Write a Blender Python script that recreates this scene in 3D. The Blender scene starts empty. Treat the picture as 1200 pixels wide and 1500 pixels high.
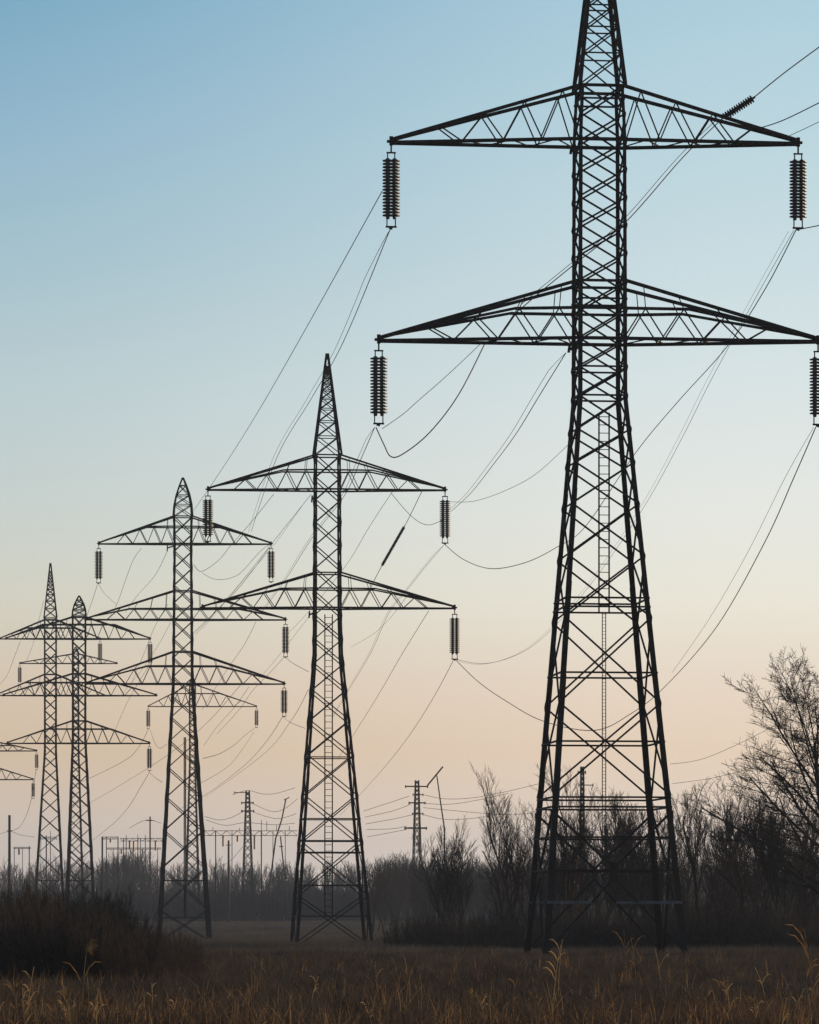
import bpy, math, random
import numpy as np
from mathutils import Vector, Matrix

sc = bpy.context.scene
col = sc.collection
R = math.radians

# ------------------------------------------------------------------ camera
F, HZ, HC = 6000.0, 1338.0, 2.0          # focal length in photo pixels, horizon row, eye height
cam_d = bpy.data.cameras.new("camera")
cam = bpy.data.objects.new("camera", cam_d)
col.objects.link(cam)
cam.location = (0, 0, HC)
cam.rotation_euler = (R(90), 0, 0)
cam_d.sensor_fit = 'VERTICAL'
cam_d.sensor_height = 36.0
cam_d.lens = F * 36.0 / 1500.0
cam_d.shift_y = (HZ - 750.0) / 1500.0
cam_d.clip_start = 0.5
cam_d.clip_end = 20000
sc.camera = cam

# ------------------------------------------------------------------ sky
SUN_AZ, SUN_EL = R(68), R(6.5)
def lin(c):
    return tuple(((v / 255) / 12.92 if v / 255 <= .04045 else ((v / 255 + .055) / 1.055) ** 2.4) for v in c)

world = bpy.data.worlds.new("World")
sc.world = world
world.use_nodes = True
wn = world.node_tree
wn.nodes.clear()
def wnode(t, **kw):
    n = wn.nodes.new(t)
    for k, v in kw.items():
        setattr(n, k, v)
    return n
w_out = wnode("ShaderNodeOutputWorld")
w_bg = wnode("ShaderNodeBackground")
w_sky = wnode("ShaderNodeTexSky", sky_type='NISHITA', sun_disc=False, sun_elevation=SUN_EL, sun_rotation=SUN_AZ,
              air_density=1.0, dust_density=1.5, ozone_density=1.0)
w_tc = wnode("ShaderNodeTexCoord")
w_sep = wnode("ShaderNodeSeparateXYZ")
wn.links.new(w_tc.outputs["Generated"], w_sep.inputs[0])
def ramp(stops):
    n = wnode("ShaderNodeValToRGB")
    e = n.color_ramp.elements
    while len(e) < len(stops):
        e.new(0.5)
    for el, (p, c) in zip(e, stops):
        el.position = p
        el.color = (*lin(c), 1)
    return n
def el(py):                                # sine of the elevation of a photo row
    return math.sin(math.atan((HZ - py) / F))
# dusk sky away from the sun and towards the sun, colour by elevation
away = [(0.0, (206, 194, 187)), (el(1240), (212, 199, 189)), (el(1100), (212, 189, 162)), (el(1000), (213, 195, 174)),
        (el(880), (208, 206, 191)), (el(740), (195, 205, 202)), (el(560), (180, 200, 205)), (el(380), (158, 188, 200)),
        (el(200), (140, 177, 199)), (el(0), (116, 163, 190)), (0.42, (70, 118, 158)), (1.0, (40, 76, 120))]
sunw = [(0.0, (232, 219, 209)), (el(1240), (236, 219, 206)), (el(1100), (235, 212, 188)), (el(1000), (234, 217, 199)),
        (el(880), (234, 230, 216)), (el(740), (228, 230, 225)), (el(560), (214, 225, 226)), (el(380), (198, 217, 223)),
        (el(200), (184, 210, 219)), (el(0), (170, 202, 217)), (0.42, (92, 140, 176)), (1.0, (40, 76, 120))]
r_away, r_sun = ramp(away), ramp(sunw)
wn.links.new(w_sep.outputs[2], r_away.inputs[0])
wn.links.new(w_sep.outputs[2], r_sun.inputs[0])
w_az = wnode("ShaderNodeMapRange", interpolation_type='SMOOTHSTEP')
w_az.inputs[1].default_value = -0.13
w_az.inputs[2].default_value = 0.10
wn.links.new(w_sep.outputs[0], w_az.inputs[0])
w_mix = wnode("ShaderNodeMix", data_type='RGBA')
wn.links.new(w_az.outputs[0], w_mix.inputs[0])
wn.links.new(r_away.outputs[0], w_mix.inputs[6])
wn.links.new(r_sun.outputs[0], w_mix.inputs[7])
w_scale = wnode("ShaderNodeVectorMath", operation='SCALE')
w_scale.inputs[3].default_value = 9.2       # ramp in the units of the physical sky, so both share one Background strength
wn.links.new(w_mix.outputs[2], w_scale.inputs[0])
w_blend = wnode("ShaderNodeMix", data_type='RGBA')
w_blend.inputs[0].default_value = 0.94
wn.links.new(w_sky.outputs[0], w_blend.inputs[6])
wn.links.new(w_scale.outputs[0], w_blend.inputs[7])
wn.links.new(w_blend.outputs[2], w_bg.inputs[0])
w_bg.inputs[1].default_value = 0.12
wn.links.new(w_bg.outputs[0], w_out.inputs[0])

# ------------------------------------------------------------------ sun
sun_d = bpy.data.lights.new("sun", 'SUN')
sun = bpy.data.objects.new("sun", sun_d)
col.objects.link(sun)
sun_d.energy = 3.6
sun_d.angle = R(0.5)
sun_d.color = (1.0, 0.66, 0.36)
to_sun = Vector((math.sin(SUN_AZ) * math.cos(SUN_EL), math.cos(SUN_AZ) * math.cos(SUN_EL), math.sin(SUN_EL)))
sun.rotation_euler = to_sun.to_track_quat('Z', 'Y').to_euler()

sc.view_settings.view_transform = 'Standard'
sc.view_settings.look = 'None'
sc.view_settings.exposure = 0.0
sc.view_settings.gamma = 1.0
sc.render.engine = 'CYCLES'
sc.cycles.use_denoising = True
try:
    sc.cycles.denoiser = 'OPENIMAGEDENOISE'
    sc.cycles.denoising_input_passes = 'RGB_ALBEDO_NORMAL'
    sc.cycles.denoising_prefilter = 'ACCURATE'
except Exception:
    pass
sc.cycles.max_bounces = 5
sc.cycles.volume_bounces = 0
sc.cycles.filter_width = 1.5

# ------------------------------------------------------------------ helpers
def P(px, py, D):
    """a photo pixel at distance D -> world point"""
    return Vector(((px - 600.0) / F * D, D, HC + (HZ - py) / F * D))

GY = [-300, 0, 190, 330, 444, 560, 750, 1000, 6000]
GZ = [0, 0, 0, -0.58, -0.95, -0.95, -0.35, 0.4, 0.5]
def gz(y):
    return float(np.interp(y, GY, GZ))

def tag(o, label=None, cat=None, group=None, kind=None):
    if label: o["label"] = label
    if cat: o["category"] = cat
    if group: o["group"] = group
    if kind: o["kind"] = kind
    return o

def empty(name, loc, rz=0.0):
    o = bpy.data.objects.new(name, None)
    col.objects.link(o)
    o.location = loc
    o.rotation_euler = (0, 0, rz)
    o.empty_display_size = 0.3
    return o

class MB:
    def __init__(s):
        s.v, s.f = [], []
    def prism(s, p, q, offs_p, offs_q=None, caps=True):
        n = len(s.v)
        offs_q = offs_q or offs_p
        m = len(offs_p)
        s.v += [tuple(p + o) for o in offs_p] + [tuple(q + o) for o in offs_q]
        for i in range(m):
            j = (i + 1) % m
            s.f.append((n + i, n + j, n + m + j, n + m + i))
        if caps:
            s.f.append(tuple(n + i for i in reversed(range(m))))
            s.f.append(tuple(n + m + i for i in range(m)))
    def frame(s, p, q):
        d = (q - p).normalized()
        u = d.cross(Vector((0, 1, 0)))
        if u.length < 0.2:
            u = d.cross(Vector((1, 0, 0)))
        u.normalize()
        return u, d.cross(u).normalized()
    def bar(s, p, q, w, t=None):
        """rectangular bar: w in the plane facing y, t in depth"""
        p, q = Vector(p), Vector(q)
        if (q - p).length < 1e-4:
            return
        u, v = s.frame(p, q)
        a, b = u * (w / 2), v * ((t or w) / 2)
        s.prism(p, q, [a + b, b - a, -a - b, a - b])
    def angle(s, p, q, ux, uy, w, t):
        """L-shaped rolled steel angle, its corner on the line p-q, flanges along ux and uy"""
        p, q = Vector(p), Vector(q)
        s.prism(p, q, [ux * 0, ux * w, ux * w + uy * t, ux * t + uy * t, ux * t + uy * w, uy * w])
    def tube(s, pts, r, n=4, r1=None):
        pts = [Vector(a) for a in pts]
        base = len(s.v)
        L = len(pts)
        for i, a in enumerate(pts):
            d = (pts[min(i + 1, L - 1)] - pts[max(i - 1, 0)])
            if d.length < 1e-6: d = Vector((0, 0, 1))
            u, v = s.frame(Vector((0, 0, 0)), d)
            rr = r if r1 is None else r + (r1 - r) * i / max(L - 1, 1)
            for k in range(n):
                t = 2 * math.pi * k / n
                s.v.append(tuple(a + u * (rr * math.cos(t)) + v * (rr * math.sin(t))))
        for i in range(L - 1):
            for k in range(n):
                k2 = (k + 1) % n
                s.f.append((base + i * n + k, base + i * n + k2, base + (i + 1) * n + k2, base + (i + 1) * n + k))
        s.f.append(tuple(base + k for k in reversed(range(n))))
        s.f.append(tuple(base + (L - 1) * n + k for k in range(n)))
    def lathe(s, c, prof, n=12):
        """prof: list of (r, z) about the vertical axis through c"""
        base = len(s.v)
        for r, z in prof:
            for k in range(n):
                t = 2 * math.pi * k / n
                s.v.append((c[0] + r * math.cos(t), c[1] + r * math.sin(t), c[2] + z))
        for i in range(len(prof) - 1):
            for k in range(n):
                k2 = (k + 1) % n
                s.f.append((base + i * n + k, base + i * n + k2, base + (i + 1) * n + k2, base + (i + 1) * n + k))
    def mesh(s, name, mat, smooth=False):
        me = bpy.data.meshes.new(name)
        me.from_pydata(s.v, [], s.f)
        me.materials.append(mat)
        if smooth:
            me.polygons.foreach_set("use_smooth", [True] * len(me.polygons))
        me.update()
        return me
    def build(s, name, mat, parent=None, smooth=False):
        o = bpy.data.objects.new(name, s.mesh(name, mat, smooth))
        col.objects.link(o)
        o.parent = parent
        return o

def copy_tree(o, parent=None):
    c = o.copy()
    col.objects.link(c)
    c.parent = parent
    for ch in o.children:
        copy_tree(ch, c)
    return c

# ------------------------------------------------------------------ materials
def mat(name, c1, c2, scale=3.0, rough=0.7, spec=0.3, bump=0.0, metal=0.0, translucent=0.0, detail=6.0):
    m = bpy.data.materials.new(name)
    m.use_nodes = True
    nt = m.node_tree
    b = nt.nodes["Principled BSDF"]
    tc = nt.nodes.new("ShaderNodeTexCoord")
    nz = nt.nodes.new("ShaderNodeTexNoise")
    nz.inputs["Scale"].default_value = scale
    nz.inputs["Detail"].default_value = detail
    nt.links.new(tc.outputs["Object"], nz.inputs["Vector"])
    cr = nt.nodes.new("ShaderNodeValToRGB")
    cr.color_ramp.elements[0].position = 0.32
    cr.color_ramp.elements[1].position = 0.68
    cr.color_ramp.elements[0].color = (*c1, 1)
    cr.color_ramp.elements[1].color = (*c2, 1)
    nt.links.new(nz.outputs["Fac"], cr.inputs[0])
    nt.links.new(cr.outputs[0], b.inputs["Base Color"])
    b.inputs["Roughness"].default_value = rough
    b.inputs["Metallic"].default_value = metal
    b.inputs["Specular IOR Level"].default_value = spec
    if bump:
        bp = nt.nodes.new("ShaderNodeBump")
        bp.inputs["Strength"].default_value = bump
        nt.links.new(nz.outputs["Fac"], bp.inputs["Height"])
        nt.links.new(bp.outputs[0], b.inputs["Normal"])
    if translucent:
        tr = nt.nodes.new("ShaderNodeBsdfTranslucent")
        nt.links.new(cr.outputs[0], tr.inputs[0])
        mx = nt.nodes.new("ShaderNodeMixShader")
        mx.inputs[0].default_value = translucent
        nt.links.new(b.outputs[0], mx.inputs[1])
        nt.links.new(tr.outputs[0], mx.inputs[2])
        nt.links.new(mx.outputs[0], nt.nodes["Material Output"].inputs["Surface"])
    return m

M_STEEL = mat("weathered_steel", (0.008, 0.007, 0.007), (0.020, 0.014, 0.012), 1.5, 0.75, 0.14, 0.1)
M_STEEL2 = mat("skylit_steel", (0.030, 0.036, 0.046), (0.062, 0.070, 0.086), 3.0, 0.5, 0.4, 0.1)  # bluish sky light on the tie beams, put into the steel colour
M_WIRE = mat("conductor", (0.018, 0.018, 0.018), (0.03, 0.03, 0.03), 4.0, 0.6)
M_INS = mat("brown_glaze", (0.010, 0.008, 0.007), (0.020, 0.014, 0.012), 6.0, 0.35, 0.3)
M_BARK = mat("bark", (0.014, 0.012, 0.010), (0.040, 0.032, 0.026), 4.0, 0.9, 0.1, 0.3)
M_BARK2 = mat("twig_bark", (0.012, 0.010, 0.009), (0.026, 0.020, 0.017), 2.0, 0.9, 0.1)
M_SHRUB = mat("shrub_bark", (0.014, 0.012, 0.011), (0.064, 0.048, 0.038), 5.0, 0.9, 0.1)
M_FARW = mat("far_bark", (0.018, 0.019, 0.020), (0.036, 0.035, 0.034), 0.05, 0.9, 0.1)
M_GRASS = mat("dry_grass", (0.014, 0.013, 0.012), (0.125, 0.095, 0.070), 0.9, 0.8, 0.1, translucent=0.35)
M_FGRASS = mat("field_grass", (0.050, 0.044, 0.036), (0.15, 0.118, 0.085), 0.08, 0.8, 0.1, translucent=0.3)
M_REED = mat("golden_reed", (0.42, 0.25, 0.09), (0.72, 0.50, 0.22), 8.0, 0.7, 0.2, translucent=0.45)
M_REEDS = [M_REED, mat("tan_reed", (0.16, 0.09, 0.035), (0.50, 0.30, 0.12), 9.0, 0.7, 0.2, translucent=0.4),
           mat("russet_reed", (0.045, 0.027, 0.017), (0.15, 0.088, 0.050), 9.0, 0.7, 0.2, translucent=0.4)]
M_POLE = mat("old_timber", (0.030, 0.025, 0.022), (0.06, 0.05, 0.044), 3.0, 0.9, 0.1, 0.2)

def ground_mat():
    m = mat("field_earth", (0.012, 0.010, 0.009), (0.030, 0.022, 0.016), 0.15, 0.95, 0.05, 0.5, detail=10)
    return m

# ------------------------------------------------------------------ ground
def make_ground():
    xs = np.concatenate([np.linspace(-1500, -120, 24), np.linspace(-110, 110, 111), np.linspace(120, 1500, 24)])
    ys = np.concatenate([np.linspace(-60, 60, 13), np.linspace(62, 500, 220), np.linspace(510, 1100, 60), np.linspace(1150, 3000, 20)])
    rng = np.random.default_rng(2)
    ph = rng.uniform(0, 6.28, (14,))
    X, Y = np.meshgrid(xs, ys)
    Z = np.interp(Y, GY, GZ)
    for i in range(14):
        wl = [9, 14, 22, 31, 6, 4.5, 47][i % 7]
        a = ph[i] * 3
        Z += 0.010 * wl ** 0.35 * np.sin((X * math.cos(a) + Y * math.sin(a)) * 6.28 / wl + ph[i])
    v = np.stack([X, Y, Z], -1).reshape(-1, 3)
    ny, nx = X.shape
    idx = np.arange(ny * nx).reshape(ny, nx)
    f = np.stack([idx[:-1, :-1], idx[:-1, 1:], idx[1:, 1:], idx[1:, :-1]], -1).reshape(-1, 4)
    me = bpy.data.meshes.new("ground")
    me.from_pydata(v.tolist(), [], f.tolist())
    me.materials.append(ground_mat())
    me.polygons.foreach_set("use_smooth", [True] * len(me.polygons))
    o = bpy.data.objects.new("ground", me)
    col.objects.link(o)
    tag(o, "dark rough field of dry winter grass under the pylons", "field", kind="structure")
make_ground()

# ------------------------------------------------------------------ pylons
TH = R(6.0)
CS = math.cos(TH) + math.sin(TH)
PYLON_GROUP = "lattice pylons of the power line"

class Pylon:
    """square lattice tower; all numbers of its drawing are photo rows and pixels at its own distance"""
    def __init__(s, label, cx, D, base, profile, apex, arms, panels=None, horizontals=(), lean=(0, 0), leg_w=0.2, brace_w=0.085,
                 dome=None, ratio=0.8, name="lattice_pylon", arch_w=None, kbase=None, web=9):
        s.k = k = F / D
        s.D, s.cx = D, cx
        s.zb = HC + (HZ - base) / k
        s.root = empty(name, ((cx - 600) / k, D, s.zb), TH)
        tag(s.root, label, "pylon", PYLON_GROUP)
        s.prof, s.lean = profile, lean
        top = profile[0][0]
        lw, bw = leg_w, brace_w
        # legs: four steel angles
        for sx in (-1, 1):
            for sy in (-1, 1):
                m = MB()
                ys = [p[0] for p in profile]
                if lean[1] and lean[0] not in ys: ys = sorted(ys + [lean[0]])
                for y0, y1 in zip(ys, ys[1:]):
                    steps = max(1, int((y1 - y0) / (base - top) * 10))
                    for j in range(steps):
                        ya, yb_ = y0 + (y1 - y0) * j / steps, y0 + (y1 - y0) * (j + 1) / steps
                        w = lw * (.60 + .68 * ((ya + yb_) / 2 - top) / (base - top))
                        m.angle(s.c(ya, sx, sy), s.c(yb_, sx, sy), Vector((-sx, 0, 0)), Vector((0, -sy, 0)), w, w * 0.24)
                m.build("leg", M_STEEL, s.root)
        # bracing
        b = MB()
        if panels is None:
            panels = [top]
            y = top
            while y < base - 4:
                y += ratio * 2 * s.half(y) * k
                panels.append(min(y, base))
            if len(panels) > 2 and panels[-1] - panels[-2] < 0.5 * (panels[-2] - panels[-3]): panels.pop(-2)
        for y0, y1 in zip(panels, panels[1:]):
            for f in range(4):
                A0, B0 = s.face(f, y0); A1, B1 = s.face(f, y1)
                b.bar(A0, B1, bw, bw * 0.6); b.bar(B0, A1, bw, bw * 0.6)
        for y in horizontals:
            for f in range(4):
                A, B = s.face(f, y)
                b.bar(A, B, bw, bw * 0.7)
        if kbase:
            y0, yc, yc2, y1, yh = kbase
            for f in range(4):
                A0, B0 = s.face(f, y0); A1, B1 = s.face(f, y1)
                Ac, Bc = s.face(f, yc); C = (Ac + Bc) / 2
                Ad, Bd = s.face(f, yc2); C2 = (Ad + Bd) / 2
                b.bar(A0, C, bw * 1.3, bw); b.bar(B0, C, bw * 1.3, bw)
                b.bar(C2, A1, bw * 1.2, bw); b.bar(C2, B1, bw * 1.2, bw)
                t = (yh - yc2) / (y1 - yc2)
                Ah, Bh = s.face(f, yh)
                g = MB()
                g.bar(Ah, C2.lerp(A1, t), 0.13, 0.12)
                g2 = MB(); g2.bar(Bh, C2.lerp(B1, t), 0.13, 0.12)
                # gusset box at the centre node
                if f in (0, 1):
                    g.build("tie_beam", M_STEEL2, s.root); g2.build("tie_beam", M_STEEL2, s.root)
                    if f == 0:
                        q = MB(); q.bar(C + Vector((0, 0, 0.25)), C2 - Vector((0, 0, 0.2)), 0.40, 0.10)
                        q.build("gusset_plate", M_STEEL, s.root)
                else:
                    for gg in (g, g2):
                        off = len(b.v); b.v += gg.v
                        b.f += [tuple(i + off for i in fc) for fc in gg.f]
        b.build("bracing_lattice", M_STEEL, s.root)
        # peak
        m = MB()
        zt = s.z(apex)
        tip = Vector((0, 0, zt))
        if dome:
            yd, hd = dome
            def pc(y, sx, sy):
                t = (top - y) / (top - apex)
                h = s.half(top) * (1 - t ** 2.0) if t < .99 else 0.04
                return Vector((sx * h, sy * h, s.z(y)))
            rows = [top + (apex - top) * t for t in (0, .3, .55, .8, 1)]
        else:
            def pc(y, sx, sy):
                h = s.half(top) * (y - apex) / (top - apex) + 0.06
                return Vector((sx * h, sy * h, s.z(y)))
            rows = [top]
            while rows[-1] > apex + 0.10 * (top - apex):
                h = (rows[-1] - apex) / (top - apex)
                rows.append(rows[-1] - max(s.half(top) * h * 2 * k * 0.75, 5.0))
            rows[-1] = apex
        for y0, y1 in zip(rows, rows[1:]):
            for sx in (-1, 1):
                for sy in (-1, 1):
                    m.bar(pc(y0, sx, sy), pc(y1, sx, sy), lw * .75)
            for (a, c) in (((-1, -1), (1, -1)), ((-1, 1), (1, 1)), ((-1, -1), (-1, 1)), ((1, -1), (1, 1))):
                m.bar(pc(y0, *a), pc(y1, *c), bw * .8, bw * .5)
                m.bar(pc(y0, *c), pc(y1, *a), bw * .8, bw * .5)
                m.bar(pc(y0, *a), pc(y0, *c), bw * .8, bw * .5)
        m.build("peak", M_STEEL, s.root)
        # cross arms
        s.tips = []
        for a in arms:
            s.arm(a, lw, bw, web)
    def z(s, py): return HC + (HZ - py) / s.k - s.zb
    def half(s, py):
        return float(np.interp(py, [p[0] for p in s.prof], [p[1] for p in s.prof])) / s.k / CS
    def c(s, py, sx, sy):
        h = s.half(py)
        y0, d = s.lean
        yb = s.prof[-1][0]
        dx = d / s.k * max(0.0, (py - y0) / max(yb - y0, 1)) if d else 0.0
        return Vector((sx * h + dx, sy * h, s.z(py)))
    def face(s, f, py):
        (a, b) = (((-1, -1), (1, -1)), ((-1, 1), (1, 1)), ((-1, -1), (-1, 1)), ((1, -1), (1, 1)))[f]
        return s.c(py, *a), s.c(py, *b)
    def arm(s, a, lw, bw, n):
        yb, yt, Ll, Lr = a["y"], a["top"], a["l"] / s.k / math.cos(TH), a["r"] / s.k / math.cos(TH)
        yarch, sarch = a.get("arch"), a.get("arch_s", 0.2)
        ch, webs = MB(), []
        cw = lw * .62
        skew = -math.tan(TH) * .85          # the arms stand square to the line, the body is turned a little
        for sd, L in ((-1, Ll), (1, Lr)):
            tipz = s.z(yb)
            ty = sd * L * skew
            web = MB(); webs.append(web)
            for sy in (-1, 1):
                B0 = s.c(yb, sd, sy); T0 = s.c(yt, sd, sy)
                TB = Vector((sd * L, ty + sy * 0.10, tipz)); TT = Vector((sd * L, ty + sy * 0.10, tipz + 0.14))
                ch.bar(B0, TB, cw, cw); ch.bar(T0, TT, cw, cw)
                bot = lambda t: B0.lerp(TB, t)
                topf = lambda t: T0.lerp(TT, t)
                upper = topf
                if yarch:
                    A0 = s.c(yarch, sd, sy)
                    A1 = topf(sarch).copy(); A1.z = s.z(yarch)
                    A2 = topf(.94)
                    ch.bar(A0, A1, cw * .9, cw * .9); ch.bar(A1, A2, cw * .8, cw * .8)
                    def upper(t, A0=A0, A1=A1, A2=A2):
                        return A0.lerp(A1, t / sarch) if t < sarch else A1.lerp(A2, min(1, (t - sarch) / (.94 - sarch)))
                # zigzag web, panels shrink towards the tip
                ts = [1 - (1 - i / n) ** 0.85 for i in range(n)]
                ts = [t * .9 for t in ts]
                for i in range(len(ts) - 1):
                    p = bot(ts[i]) if i % 2 == 0 else upper(ts[i])
                    q = upper(ts[i + 1]) if i % 2 == 0 else bot(ts[i + 1])
                    web.bar(p, q, bw * .72, bw * .5)
                    if yarch and i % 2 == 1:
                        web.bar(upper(ts[i]), topf(ts[i] * .9), bw * .5, bw * .4)
            # plan bracing between the two faces
            ts = [i / n * .95 for i in range(n + 1)]
            for i in range(n):
                F0 = s.c(yb, sd, -1).lerp(Vector((sd * L, ty - .1, tipz)), ts[i]); G1 = s.c(yb, sd, 1).lerp(Vector((sd * L, ty + .1, tipz)), ts[i + 1])
                F1 = s.c(yb, sd, -1).lerp(Vector((sd * L, ty - .1, tipz)), ts[i + 1]); G0 = s.c(yb, sd, 1).lerp(Vector((sd * L, ty + .1, tipz)), ts[i])
                if i % 2: web.bar(F0, G1, bw * .6, bw * .6)
                else: web.bar(G0, F1, bw * .6, bw * .6)
            s.tips.append((sd, yb, s.root.matrix_basis @ Vector((sd * L, ty, tipz))))
            # tip post that carries the insulator
            ch.bar((sd * L, ty, tipz - .12), (sd * L, ty, tipz + .30), .16, .16)
            ch.bar((sd * (L - .22), ty, tipz + .06), (sd * (L + .2), ty, tipz + .06), .12, .12)
        # chords run through the body
        for sy in (-1, 1):
            for y in (yb, yt) + ((yarch,) if yarch else ()):
                ch.bar(s.c(y, -1, sy), s.c(y, 1, sy), cw * (.8 if y != yb else 1))
        o = ch.build("cross_arm", M_STEEL, s.root)
        for web in webs:
            web.build("web_lattice", M_STEEL, o)
    def ladder(s, x0, x1, y0, y1, dy=0.0, rung=9.0, rail=0.035, name="ladder"):
        """x0, x1 photo columns of the rails"""
        m = MB()
        a, b = (x0 - s.cx) / s.k, (x1 - s.cx) / s.k
        for x in (a, b):
            m.bar((x, dy, s.z(y1)), (x, dy, s.z(y0)), rail * 2, rail * 1.4)
        y = y0 + rung * .5
        while y < y1:
            m.bar((a, dy, s.z(y)), (b, dy, s.z(y)), rail, rail)
            y += rung
        return m.build(name, M_STEEL, s.root)
    def bracket(s, px, py, w=14):
        m = MB()
        hx = s.c(py, -1, -1)
        x = (px - s.cx) / s.k
        m.bar((hx.x, hx.y, s.z(py - 3)), (x, hx.y, s.z(py)), .14, .12)
        m.bar((x, hx.y, s.z(py - 5)), (x - .05, hx.y, s.z(py + 5)), .12, .12)
        m.build("bracket", M_STEEL, s.root)

T1 = Pylon("tallest dark lattice pylon with ladder, peak cut off by the top of the picture", 878, 193.5, 1402,
           [(130, 34.5), (205, 38), (583, 39.5), (1402, 116)], -150,
           [dict(y=210, top=131, l=302, r=289), dict(y=500, top=416, l=320, r=318, arch=456, arch_s=.32)],
           panels=[130, 172, 213, 253, 294, 334, 375, 416, 457, 500, 541, 583, 632, 681, 742, 818, 908, 1033, 1167],
           horizontals=[130, 150, 416, 442, 541, 583, 880, 893, 989, 1089, 1170, 1184, 1228, 1276], lean=(583, 8),
           leg_w=0.24, brace_w=0.086, kbase=(1190, 1272, 1287, 1398, 1322), web=8)
T1.ladder(878, 893, 604, 897, dy=.1, rung=12)
T1.ladder(883, 888, 897, 1268, dy=.1, rung=5, rail=.02, name="cable_ladder")
T1.bracket(832, 228); T1.bracket(829, 517)

T2 = Pylon("second tallest two-armed pylon with a needle peak, between tallest pylon and bigger three-armed pylon", 479.5, 330, 1388,
           [(668, 20.3), (900, 21.7), (960, 23), (1388, 63)], 518,
           [dict(y=718, top=668, l=173, r=171, arch=690, arch_s=.30), dict(y=891, top=840, l=181, r=185, arch=863, arch_s=.30)],
           horizontals=[668, 840, 863, 1110, 1200, 1232, 1249, 1297, 1342], lean=(900, 6), leg_w=0.215, brace_w=0.088, ratio=.88, web=9)
T2.ladder(476, 487, 900, 1342, rung=9, rail=.045)
T2.bracket(456, 733); T2.bracket(452, 902)

T3 = Pylon("bigger three-armed pylon with domed peak, beside the second tallest pylon", 268, 444, 1380,
           [(757, 15), (797, 14.2), (1000, 16.5), (1380, 43)], 700,
           [dict(y=797, top=757, l=122, r=128, arch=772, arch_s=.35), dict(y=908, top=866, l=141, r=149, arch=892, arch_s=.5),
            dict(y=1002, top=955, l=140, r=147, arch=976, arch_s=.3)],
           horizontals=[757, 866, 955, 1290, 1344], lean=(1000, 2), leg_w=0.24, brace_w=0.10, ratio=.95, dome=(745, 15), web=9)
T3.ladder(270, 272, 1080, 1345, rung=20, rail=.06)
T3.bracket(245, 804)

T5 = Pylon("smaller three-armed pylon with domed peak, standing close beside the thin pointed pylon", 116, 577, 1350,
           [(902, 11), (1080, 11), (1350, 25)], 873,
           [dict(y=936, top=904, l=106, r=103, arch=915, arch_s=.45), dict(y=1019, top=987, l=110, r=112, arch=1000, arch_s=.4),
            dict(y=1089, top=1056, l=104, r=102, arch=1068, arch_s=.4)],
           horizontals=[987, 1056, 1290], lean=(1080, 2), leg_w=0.28, brace_w=0.115, ratio=.95, dome=(893, 11), web=9)
T4 = Pylon("thin pointed pylon with two arms, standing close beside the smaller three-armed pylon", 74, 690, 1350,
           [(905, 9.8), (1100, 9.8), (1350, 26)], 825,
           [dict(y=936, top=908, l=73, r=72, arch=920, arch_s=.4), dict(y=1019, top=988, l=79, r=78, arch=1000, arch_s=.4)],
           horizontals=[988, 1290], lean=(1100, -2), leg_w=0.30, brace_w=0.125, ratio=.95, web=8)
T7 = Pylon("distant pylon with one short arm, its body hidden behind the smaller three-armed pylon", 111, 800, 1350,
           [(958, 5), (1100, 5.5), (1350, 14)], 948, [dict(y=972, top=958, l=81, r=60)], leg_w=.3, brace_w=.14, ratio=1.0, web=8)
T6 = Pylon("distant pylon with one sagging arm, its body hidden behind the bigger three-armed pylon", 282, 900, 1352,
           [(1003, 5), (1120, 5), (1352, 13)], 990, [dict(y=1035, top=1003, l=64, r=93, arch=1016, arch_s=.4)], leg_w=.32, brace_w=.16, ratio=1.0, web=8)
T8 = Pylon("distant pylon cut by the picture edge, only its two arm ends showing", -26, 800, 1350,
           [(1083, 9), (1150, 9), (1350, 20)], 1030, [dict(y=1100, top=1084, l=78, r=79, arch=1092, arch_s=.5), dict(y=1142, top=1120, l=74, r=74)],
           leg_w=.32, brace_w=.16, ratio=1.0, web=8)

# ------------------------------------------------------------------ insulators
def make_insulator():
    root = empty("insulator_string", (0, 0, 0), TH)
    h = MB()
    h.bar((0, 0, 0), (0, 0, -.34), .07, .07)
    for x in (-.17, .17):
        h.bar((x, 0, -.33), (x, 0, -.68), .05, .05)
    h.bar((-.22, 0, -.35), (.22, 0, -.35), .07, .06)
    h.build("hanger", M_STEEL, root)
    for x in (-.16, .16):
        d = MB()
        prof = [(.08, -.62)]
        n, z0, st = 18, -.70, .152
        for i in range(n):
            z = z0 - i * st
            prof += [(.10, z + .035), (.255, z - .01), (.255, z - .055), (.11, z - .05), (.10, z - .075)]
        prof += [(.08, z0 - n * st - .05)]
        d.lathe((x, 0, 0), prof, 12)
        d.build("disc_string", M_INS, root)
    y = MB()
    zb = -3.42
    for x in (-.2, .2):
        y.bar((x, 0, zb), (x, 0, zb - .42), .05, .05)
    y.bar((-.26, 0, zb - .43), (.26, 0, zb - .43), .08, .08)
    y.bar((-.1, 0, zb - .47), (.06, 0, zb - .52), .1, .1)
    y.build("bottom_yoke", M_STEEL, root)
    return root

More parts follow.
